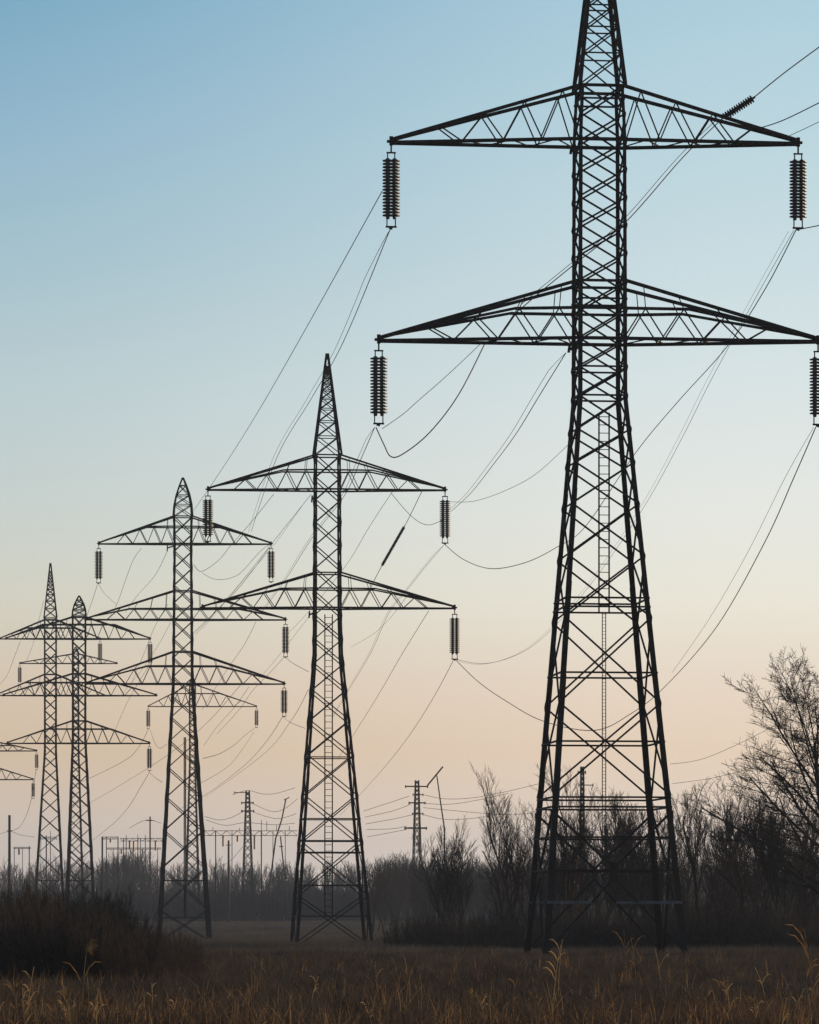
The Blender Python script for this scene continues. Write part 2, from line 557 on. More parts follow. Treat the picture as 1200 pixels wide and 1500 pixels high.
def insul(px, py, D, length, label, first=[]):
    """length in photo pixels"""
    if not first:
        first.append(make_insulator()); o = first[0]
    else:
        o = copy_tree(first[0])
    o.location = P(px, py, D)
    s = length * D / F / 3.9
    o.scale = (max(s, .95), max(s, .95), s)
    tag(o, label, "insulator", "insulator strings hanging from the pylons")
def hang(T, sd, yb, length, label):
    t = [p for (a, y, p) in T.tips if a == sd and y == yb][0]
    px, py = 600 + t.x / t.y * F, HZ - (t.z - HC) / t.y * F
    insul(px, py + .12 * F / t.y, t.y, length, label)
hang(T1, -1, 210, 121, "long double insulator under tallest pylon's upper arm, on the side of the other pylons")
hang(T1, 1, 210, 121, "long double insulator under tallest pylon's upper arm, above the bare tree")
hang(T1, -1, 500, 119, "long double insulator under tallest pylon's lower arm, on the side of the other pylons")
hang(T1, 1, 500, 119, "long double insulator under tallest pylon's lower arm, half cut by the picture edge")
hang(T2, -1, 718, 74, "insulator under second tallest pylon's upper arm, in front of the three-armed pylon's arm")
hang(T2, 1, 718, 76, "insulator under second tallest pylon's upper arm, on the tallest pylon's side")
hang(T2, 1, 891, 73, "insulator under second tallest pylon's lower arm, on the tallest pylon's side")
hang(T3, -1, 797, 56, "dark insulator under bigger three-armed pylon's top arm, on the thin pylon's side")
hang(T3, 1, 797, 54, "dark insulator under bigger three-armed pylon's top arm, on the second tallest pylon's side")
hang(T3, 1, 908, 53, "dark insulator under bigger three-armed pylon's middle arm, beside the second tallest pylon")
hang(T3, 1, 1002, 46, "dark insulator under bigger three-armed pylon's bottom arm, beside the second tallest pylon")
hang(T5, 1, 936, 38, "small insulator under the smaller three-armed pylon's top arm")
hang(T5, 1, 1089, 39, "small insulator under the smaller three-armed pylon's bottom arm")
hang(T4, 1, 936, 34, "small insulator under the thin pointed pylon's upper arm")
hang(T7, -1, 972, 30, "tiny insulator under the short arm crossing behind the thin pointed pylon")
hang(T6, -1, 1035, 32, "tiny insulator under the distant sagging arm, beside the smaller three-armed pylon")
hang(T6, 1, 1035, 30, "tiny insulator under the distant sagging arm, between two larger pylons")
hang(T8, 1, 1100, 27, "tiny insulator under the upper of two arm ends at the picture edge")
hang(T8, 1, 1142, 27, "tiny insulator under the lower of two arm ends at the picture edge")

# ------------------------------------------------------------------ wires
WG = "overhead wires of the power line"
def spline(pts, n=7):
    out = []
    L = len(pts)
    for i in range(L - 1):
        p0, p1, p2, p3 = pts[max(i - 1, 0)], pts[i], pts[i + 1], pts[min(i + 2, L - 1)]
        for j in range(n):
            t = j / n
            out.append(0.5 * ((2 * p1) + (p2 - p0) * t + (2 * p0 - 5 * p1 + 4 * p2 - p3) * t * t + (3 * p1 - p0 - 3 * p2 + p3) * t ** 3))
    out.append(pts[-1])
    return out
def wire(label, D0, D1, pts, r=.024, twin=0.0, clamp=None):
    n = len(pts)
    acc = [0.0]
    for a, b in zip(pts, pts[1:]):
        acc.append(acc[-1] + math.hypot(b[0] - a[0], b[1] - a[1]))
    w = []
    for (x, y), s in zip(pts, acc):
        t = s / acc[-1]
        w.append(P(x, y, 1 / ((1 - t) / D0 + t / D1)))
    line = spline(w)
    o0 = line[0].copy()
    m = MB()
    m.tube([p - o0 for p in line], r, 4)
    if twin:
        off = Vector((twin, 0, .06))
        m.tube([p - o0 - off * min(1, i / 3) for i, p in enumerate(line)], r * .6, 4)
    o = m.build("power_line", M_WIRE)
    o.location = o0
    tag(o, label, "wire", WG)
    return line
D1, D2, D3, D5, D4, D6 = 193.5, 330.0, 444.0, 577.0, 690.0, 900.0
wire("single wire from tallest pylon's upper insulator past second pylon's peak to the three-armed pylon", D1, D3,
     [(560, 280), (450, 478), (380, 600), (330, 680), (284, 748)])
wire("twin wire from bottom of tallest pylon's upper insulator running behind the second pylon's needle peak", D1, D3,
     [(572, 335), (502, 503), (456, 584), (405, 672), (368, 779)], twin=.32)
wire("wire from bottom of tallest pylon's lower insulator down across the second pylon's body", D1, D3,
     [(549, 626), (529, 672), (504, 727), (456, 790), (419, 848), (385, 895)], r=.02, twin=.2)
wire("slack jumper hanging in a V under the tallest pylon's lower arm", D1, D1 + 4, [(551, 626), (562, 650), (573, 669), (592, 664), (630, 633), (672, 578), (712, 500)], r=.028)
wire("thin slanting wire reaching up from tallest pylon's lower insulator to its lower arm", D1, D1 + 6, [(560, 628), (590, 607), (615, 585), (655, 550), (707, 501)], r=.016)
wire("wire crossing behind tallest pylon's body and rising to the tilted insulator", D1 + 8, D1 + 14,
     [(760, 455), (795, 425), (838, 390), (917, 325), (1000, 231), (1060, 172)], r=.026, twin=.3)
wire("wire rising from the tilted insulator out of the picture top corner", D1 + 14, D1 + 16, [(1103, 144), (1150, 106), (1215, 58)], r=.03)
wire("wire leaving upper arm's chord of the tallest pylon towards the picture edge", D1, D1 - 6, [(1112, 188), (1150, 175), (1215, 143)], r=.026)
wire("wire leaving upper arm's tip of the tallest pylon towards the picture edge", D1, D1 - 6, [(1152, 201), (1180, 188), (1215, 171)], r=.018)
wire("short wire from tallest pylon's upper insulator over the bare tree to the picture edge", D1, D1 - 4, [(1168, 336), (1185, 333), (1215, 327)], r=.02, twin=.2)
wire("twin wire from tallest pylon's lower arm root down to second pylon's upper insulator", D1, D2,
     [(829, 517), (790, 580), (755, 637), (720, 684), (690, 722), (661, 749)], r=.026, twin=.35)
wire("deep sagging wire from second pylon's upper insulator to tallest pylon's insulator above the bare tree", D2, D1,
     [(652, 798), (680, 820), (720, 833), (770, 824), (815, 802), (857, 772), (930, 665), (990, 592), (1065, 508), (1120, 425), (1166, 337)], r=.028, twin=.0)
wire("thin wire from second pylon's lower insulator rising to tallest pylon's upper insulator", D2, D1,
     [(668, 966), (710, 972), (760, 958), (805, 925), (870, 850), (945, 740), (1000, 640), (1040, 560), (1105, 440), (1163, 337)], r=.014, twin=.25)
wire("deepest sagging wire from second pylon's lower insulator to tallest pylon's cut-off lower insulator", D2, D1,
     [(668, 967), (700, 998), (740, 1026), (795, 1056), (870, 1070), (925, 1045), (975, 1005), (1050, 918), (1120, 795), (1165, 695), (1195, 626)], r=.027)
wire("faint wire beside the deepest sagging wire under the cut-off insulator", D2 - 60, D1, [(985, 985), (1040, 905), (1095, 810), (1150, 700), (1192, 626)], r=.012)
wire("thin wire from second pylon's upper arm to tallest pylon's waist", D2, D1 + 10, [(655, 735), (700, 733), (772, 703), (832, 652)], r=.016)
wire("thin slack loop beside second pylon's upper insulator", D2, D2 + 2, [(573, 722), (592, 745), (610, 762), (628, 769), (648, 762)], r=.022)
wire("twin wire falling from second pylon's upper insulator behind its lower arm", D2, 520, [(650, 799), (625, 828), (599, 861), (570, 898), (544, 955), (514, 1006), (488, 1050)], r=.02, twin=.2)
wire("wire holding the dark hanging insulator beside the second pylon", D2, D2 + 40, [(618, 720), (600, 757), (592, 772)], r=.03)
wire("short tail wire under the dark hanging insulator beside the second pylon", D2 + 20, D2 + 50, [(560, 828), (553, 841), (543, 861)], r=.03)
wire("wire from second pylon's upper arm falling behind its body to the three-armed pylon", D2, D3 + 60, [(575, 720), (541, 772), (507, 828), (455, 893), (420, 930)], r=.022)
wire("wire from lower arm of second pylon slanting down into the pale sky", D2, 620, [(628, 895), (588, 960), (555, 1017), (522, 1070), (495, 1112)], r=.025)
wire("wire from second pylon's lower insulator slanting down towards the far lattice mast", D2, 640, [(664, 968), (635, 1022), (600, 1077), (565, 1122), (531, 1160), (498, 1195)], r=.025)
wire("wire from second pylon's upper arm dropping past the three-armed pylon's middle arm", D2, D3 + 80, [(456, 724), (401, 793), (339, 870), (287, 929)], r=.024)
wire("slack wire rising from three-armed pylon's body through its top arm", D3, D2 + 40, [(284, 827), (295, 837), (320, 821), (339, 798), (368, 765), (401, 724)], r=.028)
wire("round slack loop under the bigger three-armed pylon's top arm", D3, D3 + 2, [(296, 839), (310, 847), (323, 849), (340, 846), (355, 837), (381, 808), (395, 798)], r=.022)
wire("wire from three-armed pylon's top arm tip down to its middle arm root", D3, D3 + 40, [(395, 802), (370, 836), (341, 871), (283, 928)], r=.026)
wire("curved wire dropping from three-armed pylon's top arm towards its dark insulator", D3, D5, [(207, 803), (195, 821), (184, 850), (171, 886), (160, 905)], r=.026)
wire("wire from three-armed pylon's upper bracket down to its middle arm", D3, D5, [(246, 806), (227, 843), (200, 874), (184, 897)], r=.026)
wire("short wire falling from three-armed pylon's thin-pylon-side insulator", D3, D5, [(143, 856), (137, 875), (131, 892), (120, 925)], r=.024)
wire("short slack wire between three-armed pylon's insulator and middle arm", D3, D3 + 10, [(145, 856), (153, 869), (171, 886)], r=.022)
wire("wire from three-armed pylon's middle arm down past its bottom arm", D3, D5, [(375, 911), (357, 946), (330, 985), (296, 1040)], r=.024)
wire("wire leaving three-armed pylon's middle insulator downwards", D3, D5, [(416, 963), (395, 986), (370, 1012), (350, 1040), (318, 1075)], r=.026)
wire("wire from three-armed pylon's middle insulator to second pylon's body", D3, D2, [(418, 963), (430, 972), (452, 984)], r=.024)
wire("long wire curving from three-armed pylon's bottom insulator towards the ground", D3, D6, [(414, 1050), (395, 1080), (370, 1110), (345, 1132), (303, 1163), (258, 1188)], r=.03)
wire("short wire from three-armed pylon's bottom insulator to second pylon's body", D3, D2, [(415, 1050), (425, 1058), (447, 1067)], r=.022)
wire("wire slanting from three-armed pylon's bottom arm across the distant sagging arm", D3, D5, [(365, 1006), (342, 1038), (317, 1066), (299, 1092)], r=.024)
wire("curved wire from the distant sagging arm's insulator back to three-armed pylon", D6, D5, [(374, 1066), (358, 1078), (345, 1090), (322, 1104), (297, 1111)], r=.045)
wire("lower curved wire below the distant sagging arm", D6, D5, [(372, 1072), (355, 1098), (335, 1122), (300, 1144), (270, 1158)], r=.035)
wire("wire from smaller three-armed pylon's bottom insulator curving down behind", D5, D6, [(219, 1131), (205, 1155), (190, 1180), (170, 1203), (146, 1223), (124, 1240)], r=.036)
wire("short wire from smaller three-armed pylon's bottom insulator to bigger one's leg", D5, D3, [(219, 1131), (226, 1138), (238, 1146)], r=.03)
wire("wire from smaller three-armed pylon's top insulator down past its arms", D5, D6, [(218, 976), (203, 1000), (186, 1030), (172, 1062), (160, 1090)], r=.03)
wire("wire slanting between smaller and bigger three-armed pylons", D3, D5, [(246, 885), (226, 920), (208, 965), (192, 1002)], r=.022)
wire("wire sagging from the tiny insulator beside smaller three-armed pylon", D6, D6 + 80, [(217, 1069), (205, 1092), (186, 1112), (142, 1135), (112, 1148)], r=.045)
wire("small loop below the tiny insulator beside smaller three-armed pylon", D6, D5, [(220, 1069), (226, 1086), (234, 1096), (244, 1090)], r=.035)
wire("faint wire falling from the thin pointed pylon's upper arm", D4, D6, [(30, 939), (22, 960), (10, 990), (-6, 1008)], r=.032)
wire("faint wire falling from thin pointed pylon's peak side", D4, D6, [(64, 880), (58, 905), (48, 945), (38, 970)], r=.028)
wire("wire from tiny insulator at picture edge down to the plain pole", 800, D6, [(53, 1128), (46, 1170), (38, 1196), (28, 1212), (15, 1218)], r=.04)
wire("wire from plain pole at the picture edge to thin pointed pylon", D6, D6, [(-6, 1224), (14, 1218), (30, 1223), (50, 1226)], r=.04)
FG = "thin wires of the far masts"
def fwire(label, pts, D=900.0, r=.05):
    wire(label, D, D + 20, pts, r)
fwire("far wire from four-armed mast's upper arm to the second pylon", [(600, 1166), (570, 1176), (533, 1188)])
fwire("far wire from four-armed mast's second arm to the second pylon", [(602, 1178), (575, 1188), (534, 1197)])
fwire("far wire from four-armed mast's middle to the second pylon", [(606, 1193), (580, 1199), (536, 1207)])
fwire("far wire from four-armed mast's thick low arm to the second pylon", [(596, 1210), (575, 1214), (537, 1215)])
fwire("lowest far wire from four-armed mast to the second pylon", [(596, 1215), (570, 1220), (538, 1226)])
fwire("far wire swinging from four-armed mast's top towards the tallest pylon", [(620, 1164), (650, 1170), (690, 1169), (740, 1160), (790, 1148)])
fwire("far wire from four-armed mast's second arm sagging into the bare trees", [(622, 1177), (660, 1178), (705, 1171), (745, 1162)])
fwire("far wire from four-armed mast's middle running level into the bare trees", [(620, 1183), (660, 1187), (735, 1193), (780, 1191)])
fwire("far wire from four-armed mast's low arm sagging into the bare trees", [(616, 1192), (650, 1200), (690, 1199), (735, 1192)])
fwire("far wire from three-cornered small mast's short arm over its top to second pylon", [(341, 1164), (363, 1158), (385, 1163), (405, 1162), (432, 1154)])
fwire("far wire sagging from small mast's upper arm towards the second pylon", [(371, 1177), (385, 1184), (402, 1189), (418, 1184), (436, 1170)])
fwire("far wire sagging from small mast's lower arm towards the second pylon", [(371, 1189), (390, 1196), (410, 1199), (434, 1192)])
fwire("far wire sagging from small mast to the bigger three-armed pylon", [(356, 1189), (338, 1198), (320, 1201), (300, 1196)])
fwire("lowest far wire crossing behind the small mast", [(432, 1206), (400, 1208), (360, 1205), (330, 1209), (302, 1201)])
fwire("far slanting stay wire beside the timber pole under small mast", [(310, 1273), (336, 1262), (356, 1240)])
fwire("upper far wire from tallest pylon's leg to the big bare tree", [(982, 1119), (1010, 1116), (1040, 1108), (1092, 1085), (1140, 1060)], 420, .022)
fwire("lower far wire from tallest pylon's leg to the bare thicket", [(985, 1148), (1030, 1142), (1060, 1136), (1130, 1118)], 420, .022)
fwire("far wire hanging over the pole near the gantry row", [(190, 1213), (206, 1204), (220, 1201), (236, 1206)])

wire("faint upper wire running beside the single wire towards the three-armed pylon", D2, D3 + 60, [(442, 742), (400, 800), (350, 858), (297, 921)], r=.014)
wire("faint slack wire under the second pylon's lower arm towards its far lower insulator", D2, 700, [(600, 868), (572, 905), (545, 930), (514, 948)], r=.02)
wire("faint wire from second pylon's lower arm root to three-armed pylon's bottom arm", D2, D3 + 80, [(457, 898), (436, 925), (405, 965), (372, 1003)], r=.016)
wire("faint wire from three-armed pylon's middle arm root down towards smaller three-armed pylon", D3, D5, [(250, 912), (232, 945), (205, 985), (178, 1018)], r=.02)
wire("faint long wire crossing behind both three-armed pylons near their bottom arms", D3, D6, [(352, 1004), (300, 1062), (240, 1110), (160, 1160), (120, 1182)], r=.03)
wire("faint wire dropping behind second pylon's body towards the gantry beam", D2, 760, [(452, 1010), (425, 1058), (380, 1110), (300, 1168)], r=.022)

# tilted tension insulators carried by wires
def tension(label, a, b, D, r=.16):
    p, q = P(*a, D), P(*b, D)
    root = empty("tension_insulator", p)
    d = q - p
    L = d.length
    m = MB()
    prof = [(.04, 0)]
    n = int(L / .13)
    for i in range(n):
        z = (i + .5) * L / n
        prof += [(.11, z - .045), (r, z - .02), (r, z + .025), (.11, z + .045)]
    prof += [(.04, L)]
    m.lathe((0, 0, 0), prof, 10)
    o = m.build("disc_string", M_INS, root)
    rot = d.to_track_quat('Z', 'Y')
    o.rotation_mode = 'QUATERNION'; o.rotation_quaternion = rot
    c = MB()
    c.bar((0, 0, -.12), (0, 0, .1), .1, .1)
    c.bar((0, 0, L - .1), (0, 0, L + .12), .12, .1)
    o2 = c.build("end_clamp", M_STEEL, root)
    o2.rotation_mode = 'QUATERNION'; o2.rotation_quaternion = rot
    tag(root, label, "insulator")
tension("dark tilted tension insulator above the tallest pylon's upper arm", (1060, 172), (1103, 144), D1 + 14, .21)
tension("dark slanting tension insulator hanging in the sky beside the second pylon", (592, 772), (560, 828), D2 + 30, .15)

# ------------------------------------------------------------------ far masts, poles and gantries
def mast(label, cx, top, base, D, h0, h1, arms, cat="mast"):
    k = F / D
    z0 = HC + (HZ - base) / k
    root = empty("lattice_mast", ((cx - 600) / k, D, z0), R(12))
    H = (base - top) / k
    a0, a1 = h0 / k / 1.15, h1 / k / 1.15
    hh = lambda z: a1 + (a0 - a1) * z / H
    for sx in (-1, 1):
        for sy in (-1, 1):
            m = MB()
            m.bar((sx * a1, sy * a1, 0), (sx * a0, sy * a0, H), .2)
            m.build("leg", M_STEEL, root)
    b = MB()
    z = 0.0
    while z < H - .4:
        st = max(hh(z) * 2.1, .9)
        z2 = min(z + st, H)
        for (p, q) in (((-1, -1), (1, -1)), ((-1, 1), (1, 1)), ((-1, -1), (-1, 1)), ((1, -1), (1, 1))):
            A = lambda e, zz: (e[0] * hh(zz), e[1] * hh(zz), zz)
            b.bar(A(p, z), A(q, z2), .10); b.bar(A(q, z), A(p, z2), .10)
        z = z2
    b.build("bracing_lattice", M_STEEL, root)
    for (y, xl, xr, w) in arms:
        m = MB()
        zz = (base - y) / k
        for sy in (-1, 1):
            m.bar((-(xl) / k, 0, zz), (0, sy * hh(zz), zz), w); m.bar((xr / k, 0, zz), (0, sy * hh(zz), zz), w)
        m.bar((-xl / k, 0, zz), (xr / k, 0, zz), w)
        for e in (-xl / k, xr / k):
            m.bar((e, 0, zz - .35), (e, 0, zz + .25), w * .8)
        m.build("cross_arm", M_STEEL, root)
    tag(root, label, cat)
mast("far slender lattice mast with four short arms beside the leaning stick", 611, 1143, 1350, 900, 2.6, 9, [(1152, 17, 16, .28), (1164, 6, 9, .2), (1176, 12, 12, .28), (1192, 7, 9, .2), (1213, 18, 14, .36)])
mast("far slender lattice mast with two short arms behind the gantry beam", 363, 1158, 1352, 900, 2.6, 10, [(1161, 20, 3, .16), (1176, 9, 8, .25), (1188, 9, 9, .25)])
mast("far thin mast seen between tallest pylon's legs above the bare trees", 853, 1123, 1345, 700, 2.0, 4, [(1131, 6, 5, .2), (1150, 5, 16, .16)])

def pole(label, pts, D, r, arms=(), name="utility_pole", cat="pole"):
    p = [P(x, y, D) for x, y in pts]
    base = p[0].copy()
    base.z = min(gz(D), base.z)
    root = empty(name, base)
    m = MB()
    m.tube([Vector((0, 0, 0))] + [q - base for q in p[1:]], r, 8, r * .75)
    m.build("shaft", M_POLE, root, True)
    for (xa, ya, xb, yb, w) in arms:
        a = MB()
        a.bar(P(xa, ya, D) - base, P(xb, yb, D) - base, w)
        a.build("cross_bar", M_POLE, root)
    tag(root, label, cat)
pole("thick plain pole at the picture edge beside the thin pointed pylon", [(14, 1345), (14, 1194)], 700, .28, [(10, 1217, 18, 1217, .14)])
pole("thin pole with a small crossbar rising behind the low gantry row", [(220, 1345), (220, 1196)], 900, .2, [(214, 1202, 226, 1202, .16)])
pole("short timber pole standing under the small far mast", [(335, 1345), (335, 1231)], 850, .26, [(331, 1238, 339, 1238, .14)])
pole("leaning stick with a slanting bar on top beside the four-armed mast", [(653, 1345), (651, 1212), (645, 1172), (640, 1136)], 700, .13, [(626, 1151, 649, 1123, .26)])
pole("leaning pole with a kinked top between gantry and second pylon", [(388, 1345), (404, 1228), (413, 1200), (419, 1170)], 900, .18, [(416, 1172, 424, 1168, .2)])
pole("slim strut pole leaning under the gantry's end", [(424, 1345), (411, 1225)], 900, .18, [(409, 1240, 415, 1240, .2)])

def gantry(label, x0, x1, y0, y1, D, posts, hangers=(), spikes=(), w=.11):
    base = P((x0 + x1) / 2, 1350, D); base.z = gz(D)
    root = empty("substation_gantry", base)
    q = lambda x, y, d=0.0: P(x, y, D) - base + Vector((0, d, 0))
    dep = (y1 - y0) / F * D
    m = MB()
    for y in (y0, y1):
        for d in (-dep / 2, dep / 2):
            m.bar(q(x0, y, d), q(x1, y, d), w)
    n = max(3, int((x1 - x0) / ((y1 - y0) * 1.1)))
    for i in range(n):
        a, b = x0 + (x1 - x0) * i / n, x0 + (x1 - x0) * (i + 1) / n
        for d in (-dep / 2, dep / 2):
            m.bar(q(a, y1 if i % 2 else y0, d), q(b, y0 if i % 2 else y1, d), w * .7)
    m.build("beam_lattice", M_STEEL, root)
    for x, pw in posts:
        m = MB(); pp = q(x, y0); bb = q(x, y0); bb.z = 0
        m.bar(bb, pp, pw * .7); m.build("post", M_STEEL, root)
    for x, L in hangers:
        m = MB(); m.tube([q(x, y1), q(x, y1 + L)], .2, 6); m.build("hanging_insulator", M_INS, root)
    for x, L in spikes:
        m = MB(); m.bar(q(x, y0 - L), q(x, y0), .12); m.build("spike", M_STEEL, root)
    tag(root, label, "gantry", "substation gantries")
gantry("long lattice gantry beam on posts joining small far mast and second pylon", 300, 436, 1217, 1224, 880, [(316, .3), (340, .22), (383, .34), (400, .2), (418, .2)],
       [(327, 16), (373, 20), (348, 9)], [(383, 16), (391, 14), (405, 8), (312, 6), (424, 7), (351, 4)])
gantry("low gantry with thick end post beside the smaller three-armed pylon", 149, 174, 1226, 1229, 900, [(150, .5), (156, .24), (173, .3)], [(162, 5)], [(150, 1)])
gantry("wide pale gantry row between both three-armed pylons", 176, 242, 1228, 1232, 960, [(181, .26), (185, .26), (202, .28), (206, .22), (213, .26), (238, .2)], [(190, 12), (196, 16), (228, 14)], [(185, 5), (202, 6), (213, 5)])
gantry("second lower gantry row above the domed thicket", 156, 236, 1242, 1244, 1000, [(166, .2), (195, .22), (231, .2)], [(178, 7), (209, 7)])
gantry("faint gantry frame between plain pole and thin pointed pylon", 20, 45, 1241, 1243, 950, [(21, .22), (43, .3), (33, .18)], [(28, 9)], [(43, 2)])
gantry("faint gantry frame seen inside thin pointed pylon's base", 58, 84, 1226, 1229, 950, [(68, .36), (74, .24), (60, .14)], (), [(74, 9), (68, 3)])

# ------------------------------------------------------------------ trees
def make_tree(seed, H, spread, trunk_r, levels=4, n_child=(9, 7, 5, 4), up=0.25, stems=1, twig_r=.011, trunk_frac=.45, lean=0.0, ang=(35, 60), len_ratio=(.55, .5, .5, .45), curve=.18, first=.3, ratio=.535, rounded=False):
    rnd = random.Random(seed)
    T, C = MB(), MB()
    def grow(p, d, L, r, lv):
        nseg = (6, 5, 3, 3, 2)[lv]
        mb = T if lv <= 0 else C
        pts = [p.copy()]
        dirs = [d.copy()]
        q, dd = p.copy(), d.copy()
        for i in range(nseg):
            dd = (dd + Vector((rnd.uniform(-1, 1), rnd.uniform(-1, 1), rnd.uniform(-.6, .6))) * curve + Vector((0, 0, up * (.5 if lv else .2)))).normalized()
            q = q + dd * (L / nseg)
            pts.append(q.copy()); dirs.append(dd.copy())
        r1 = max(r * (.30 if lv else .28), twig_r * .5)
        mb.tube(pts, r, (7, 5, 3, 3, 3)[lv], r1)
        if lv >= levels: return
        nc = n_child[lv]
        for j in range(nc):
            t0 = first if lv == 0 else .2
            t = t0 + (1 - t0) * (j + rnd.uniform(.1, .9)) / nc
            f = t * nseg; i = min(int(f), nseg - 1)
            s = pts[i].lerp(pts[i + 1], f - i)
            ax = dirs[i + 1].cross(Vector((rnd.uniform(-1, 1), rnd.uniform(-1, 1), rnd.uniform(-1, 1))))
            if ax.length < .05: continue
            ax.normalize()
            a = R(rnd.uniform(*ang)) * (1.0 if lv else 1.0)
            nd = (Matrix.Rotation(a, 3, ax) @ dirs[i + 1])
            if lv == 0:
                az = j * 2.4 + rnd.uniform(-.4, .4)
                if rounded:
                    a = R(ang[1] + (ang[0] - ang[1]) * (t - first) / (1 - first) + rnd.uniform(-8, 8))
                nd = Vector((math.cos(az) * math.sin(a) * spread, math.sin(az) * math.sin(a) * spread, math.cos(a))).normalized()
            if nd.z < -.15: nd.z *= -.3
            rr = max((r + (r1 - r) * t) * rnd.uniform(.84, 1.16) * ratio, twig_r)
            ll = L * len_ratio[lv] * rnd.uniform(.7, 1.2) * (1.15 - .55 * t if lv else 1.15 - .5 * t)
            grow(s, nd.normalized(), ll, rr, lv + 1)
    for k in range(stems):
        az = rnd.uniform(0, 6.28)
        sp = rnd.uniform(.05, .28) if stems > 1 else lean
        d = Vector((math.cos(az) * sp, math.sin(az) * sp, 1)).normalized()
        off = Vector((math.cos(az), math.sin(az), 0)) * (rnd.uniform(.0, .5) if stems > 1 else 0)
        grow(off, d, H * rnd.uniform(.75, 1.0) if stems > 1 else H, trunk_r * (rnd.uniform(.6, 1) if stems > 1 else 1), 0)
    return T, C

HEIGHT = {}
def tree_proto(name, seed, **kw):
    T, C = make_tree(seed, **kw)
    root = empty(name, (0, 0, 0))
    T.build("trunk", M_BARK, root, True)
    C.build("crown", M_BARK2, root)
    zs = sorted(v[2] for v in C.v)
    HEIGHT[root.name] = zs[int(len(zs) * .998)]
    return root
def up_to(proto, top, D):
    """scale that brings a tree at distance D up to a photo row"""
    return (HC + (HZ - top) * D / F - gz(D)) / HEIGHT[proto.name]

used = {}
def put(proto, px, D, rz, s, label, group=None, cat="tree", sz=None, dz=-.05):
    if proto.name not in used:
        used[proto.name] = 1; o = proto
    else:
        o = copy_tree(proto)
    x = (px - 600) / F * D
    o.location = (x, D, gz(D) + dz)
    o.rotation_euler = (0, 0, rz)
    o.scale = (s, s, sz or s)
    tag(o, label, cat, group)
    return o

rnd = random.Random(11)
big = tree_proto("bare_tree", 5, H=11.5, spread=1.1, trunk_r=.30, levels=4, n_child=(27, 12, 8, 5), up=.11, twig_r=.012, ang=(16, 80), len_ratio=(.60, .44, .50, .58), first=.2, curve=.10, ratio=.57, rounded=True)
put(big, 1226, 232, 1.2, up_to(big, 952, 232), "biggest bare tree with a broad round crown, half cut by the picture edge", cat="tree")
forked = tree_proto("bare_tree", 21, H=9.3, spread=.75, trunk_r=.20, levels=3, n_child=(12, 8, 6), up=.34, twig_r=.013, ang=(18, 42), len_ratio=(.5, .5, .5), first=.4, curve=.12)
put(forked, 1023, 236, .4, up_to(forked, 1140, 236), "upright forked bare tree close beside the tallest pylon's leg")
kinds = [forked]
for sd, kw in ((31, dict(H=10, spread=.7, trunk_r=.15, n_child=(15, 9, 6), up=.36, ang=(15, 42), first=.2)),
               (32, dict(H=8.5, spread=1.0, trunk_r=.15, n_child=(14, 9, 6), up=.25, ang=(22, 56), first=.15)),
               (33, dict(H=9.5, spread=.6, trunk_r=.13, n_child=(16, 8, 6), up=.4, ang=(14, 36), first=.12)),
               (34, dict(H=6, spread=.8, trunk_r=.10, n_child=(10, 8, 6), up=.36, ang=(15, 45), first=.1, stems=4))):
    kinds.append(tree_proto("bare_tree", sd, levels=3, twig_r=.013, len_ratio=(.5, .52, .5), **kw))
K1, K2, K3, K4 = kinds[1:]
# single trees one can point to
put(K1, 838, 250, .3, up_to(K1, 1118, 250), "tall slim bare tree seen through the middle of tallest pylon's base")
put(K3, 757, 262, 2.2, up_to(K3, 1120, 262), "tall wispy bare tree just outside tallest pylon's leg on the second pylon's side")
put(K2, 738, 245, 1.0, up_to(K2, 1195, 245), "low bare tree with wide reaching branches between second and tallest pylon")
put(K3, 645, 300, 4.0, up_to(K3, 1195, 300), "thin upright bare tree rising in front of the leaning stick")
put(K4, 670, 330, 1.0, up_to(K4, 1210, 330), "many-stemmed bare tree between the leaning stick and the low wide tree")
put(K2, 1085, 240, 2.0, up_to(K2, 1135, 240), "bare tree standing in the biggest tree's lower branches")
put(K1, 1150, 225, 5.0, up_to(K1, 1160, 225), "slim bare tree in front of the biggest bare tree's trunk")
LB = "slender bare tree in the thicket behind the tallest pylon's base"
for i in range(19):
    px = 778 + i * 13 + rnd.uniform(-7, 7)
    D = rnd.uniform(250, 330)
    k = (K1, K3, K2, K4)[i % 4]
    put(k, px, D, rnd.uniform(0, 6.28), up_to(k, (1158, 1192, 1176, 1215, 1238)[i % 5] + rnd.uniform(-8, 8), D), LB, "thicket trees behind the tallest pylon")
LB = "slender bare tree in the thicket below the biggest bare tree"
for i in range(15):
    px = 1040 + i * 13 + rnd.uniform(-7, 7)
    D = rnd.uniform(250, 320)
    k = (K1, K3, K2, K4)[i % 4]
    put(k, px, D, rnd.uniform(0, 6.28), up_to(k, rnd.uniform(1150, 1250), D), LB, "thicket trees below the biggest tree")
LB = "grey brushy tree of the rounded copse between second and tallest pylon"
for i in range(34):
    px = 540 + i * 6.8 + rnd.uniform(-6, 6)
    D = rnd.uniform(560, 780)
    k = (K1, K2, K3, K4)[i % 4]
    top = (1250 if 570 < px < 640 else 1262) + rnd.uniform(-5, 12)
    v = up_to(k, top, D)
    put(k, px, D, rnd.uniform(0, 6.28), v * 1.15, LB, "copse trees between second and tallest pylon", sz=v)

